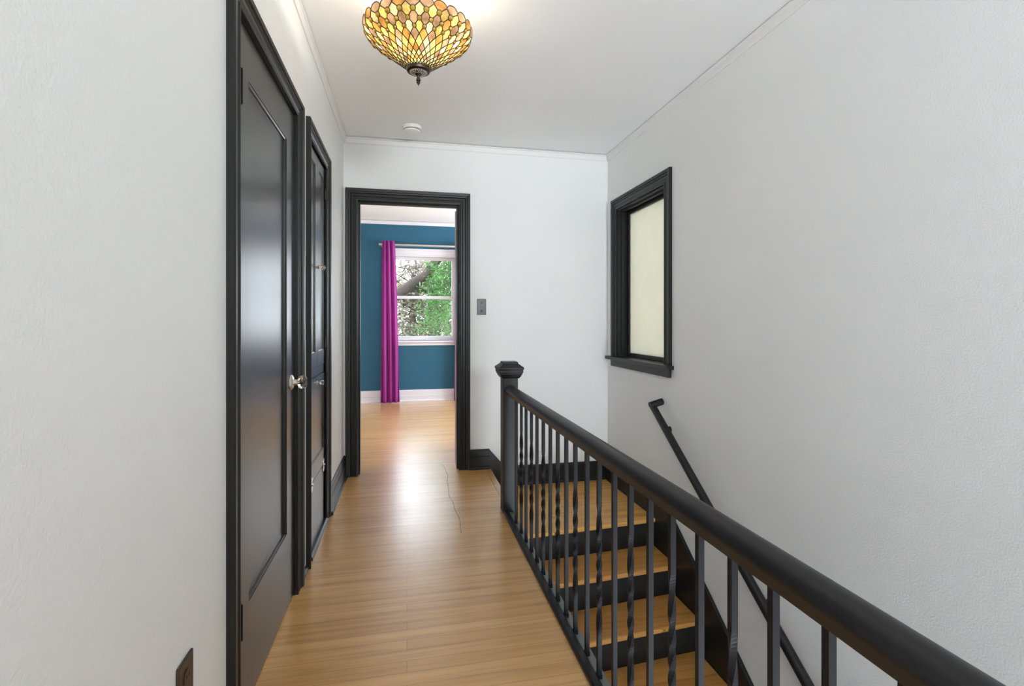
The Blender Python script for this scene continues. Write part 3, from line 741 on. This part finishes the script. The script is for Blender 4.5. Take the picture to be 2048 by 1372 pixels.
# ---------------------------------------------------------------- outside: trees
def leaves(name, pts, size, mat, parent, per=1, flat=.4, ratio=.35):
    b_ = NB()
    for p in pts:
        for _ in range(per):
            d = Vector((random.gauss(0, 1), random.gauss(0, 1), random.gauss(0, flat) - .2)).normalized(); n = d.orthogonal().normalized()
            n.rotate(Matrix.Rotation(random.random() * 2 * PI, 3, d)); s_ = size * random.uniform(.6, 1.3)
            c = Vector(p) + Vector((random.gauss(0, size), random.gauss(0, size), random.gauss(0, size)))
            b_.faces.new([b_.verts.new(c + v) for v in (-d * s_, n * s_ * ratio, d * s_, -n * s_ * ratio)])
    return obj(name, b_, mat, parent)
random.seed(5)
pt = thing('pepper_tree', 'weeping green pepper tree outside the far window, nearest the glass', 'tree', (-1.2, 11.0, -3.2))
b_ = NB()
tube(b_, [(-1.6, 11.2, -3.2), (-1.7, 11.1, -.5), (-1.5, 11.0, .9), (-.9, 11.0, 1.45), (-.2, 10.95, 1.72), (.4, 10.9, 2.13), (1.0, 10.8, 3.0), (1.6, 10.8, 3.6)], [.3, .24, .19, .15, .12, .11, .08, .05], 12)
tube(b_, [(-.45, 11.0, 1.3), (-.3, 11.2, 2.2), (-.5, 11.2, 3.2)], [.1, .07, .04], 8)
tube(b_, [(.0, 10.95, 1.85), (.5, 11.1, 1.8), (1.0, 11.2, 2.1), (1.7, 11.2, 2.3)], [.07, .045, .035, .02], 8)
for _ in range(26):
    x = random.uniform(-.9, 1.9); z = random.uniform(.5, 3.4); y = random.uniform(10.8, 12)
    p = Vector((x, y, z)); q = [p]
    for _ in range(4): p = p + Vector((random.uniform(-.3, .3), random.uniform(-.1, .1), random.uniform(-.2, .25))); q.append(p)
    tube(b_, q, [.018, .014, .010, .007, .004], 5)
tr = obj('trunk', b_, BARK, pt, smooth=True)
pts = []
for _ in range(85):
    x = random.gauss(.76, .2) if random.random() < .85 else random.uniform(.9, 1.9); z = random.uniform(1.9, 3.4); y = random.uniform(10.3, 11.2)
    L_ = random.uniform(.4, 1.45); dx = random.uniform(-.15, .15)
    for k in range(int(L_ * 26)): t = k / (L_ * 26); pts.append((x + dx * t + random.gauss(0, .03), y + random.gauss(0, .03), z - L_ * t))
obj_l = leaves('foliage', pts, .045, LEAFG, pt, per=4, flat=1.0, ratio=.22); obj_l['kind'] = 'stuff'
def bush_tree(x, y, rx, rz, z, n, mat, name, label, size, per=4):
    t_ = thing(name, label, 'tree', (x, y, -3.2))
    b_ = NB(); tube(b_, [(x, y, -3.2), (x + .1, y, -1), (x - .1, y, z - .3), (x + .2, y, z + .8)], [.2, .15, .1, .04], 8)
    for _ in range(40):
        p = Vector((x + random.gauss(0, rx * .5), y + random.uniform(-.4, .4), z + random.gauss(0, rz * .5))); q = [p]
        for _ in range(5): p = p + Vector((random.uniform(-.4, .4), random.uniform(-.1, .1), random.uniform(-.15, .4))); q.append(p)
        tube(b_, q, [.03, .022, .016, .012, .008, .004], 5)
    obj('trunk', b_, BARK, t_)
    pts = []
    for _ in range(n):
        c = (x + random.gauss(0, rx), y + random.gauss(0, .25), z + random.gauss(0, rz))
        for _ in range(9): pts.append(tuple(v + random.gauss(0, .12) for v in c))
    l_ = leaves('foliage', pts, size, mat, t_, per=per); l_['kind'] = 'stuff'
bush_tree(.25, 15.3, .75, .85, 1.7, 150, LEAFP, 'olive_tree', 'pale grey-green tree behind the pepper tree', .075, per=3)
bush_tree(.9, 18.0, 1.3, 1.4, 1.8, 330, LEAFR, 'blossom_tree', 'pinkish blossoming tree farthest outside the window', .10, per=4)
bush_tree(.6, 13.2, 1.0, .22, .42, 48, LEAFG, 'garden_shrub', 'low green tree crown at the window foot', .04)
struct(bx('ground', GRASS, None, (-15, 15, 7.6, 40, -3.4, -3.2)))
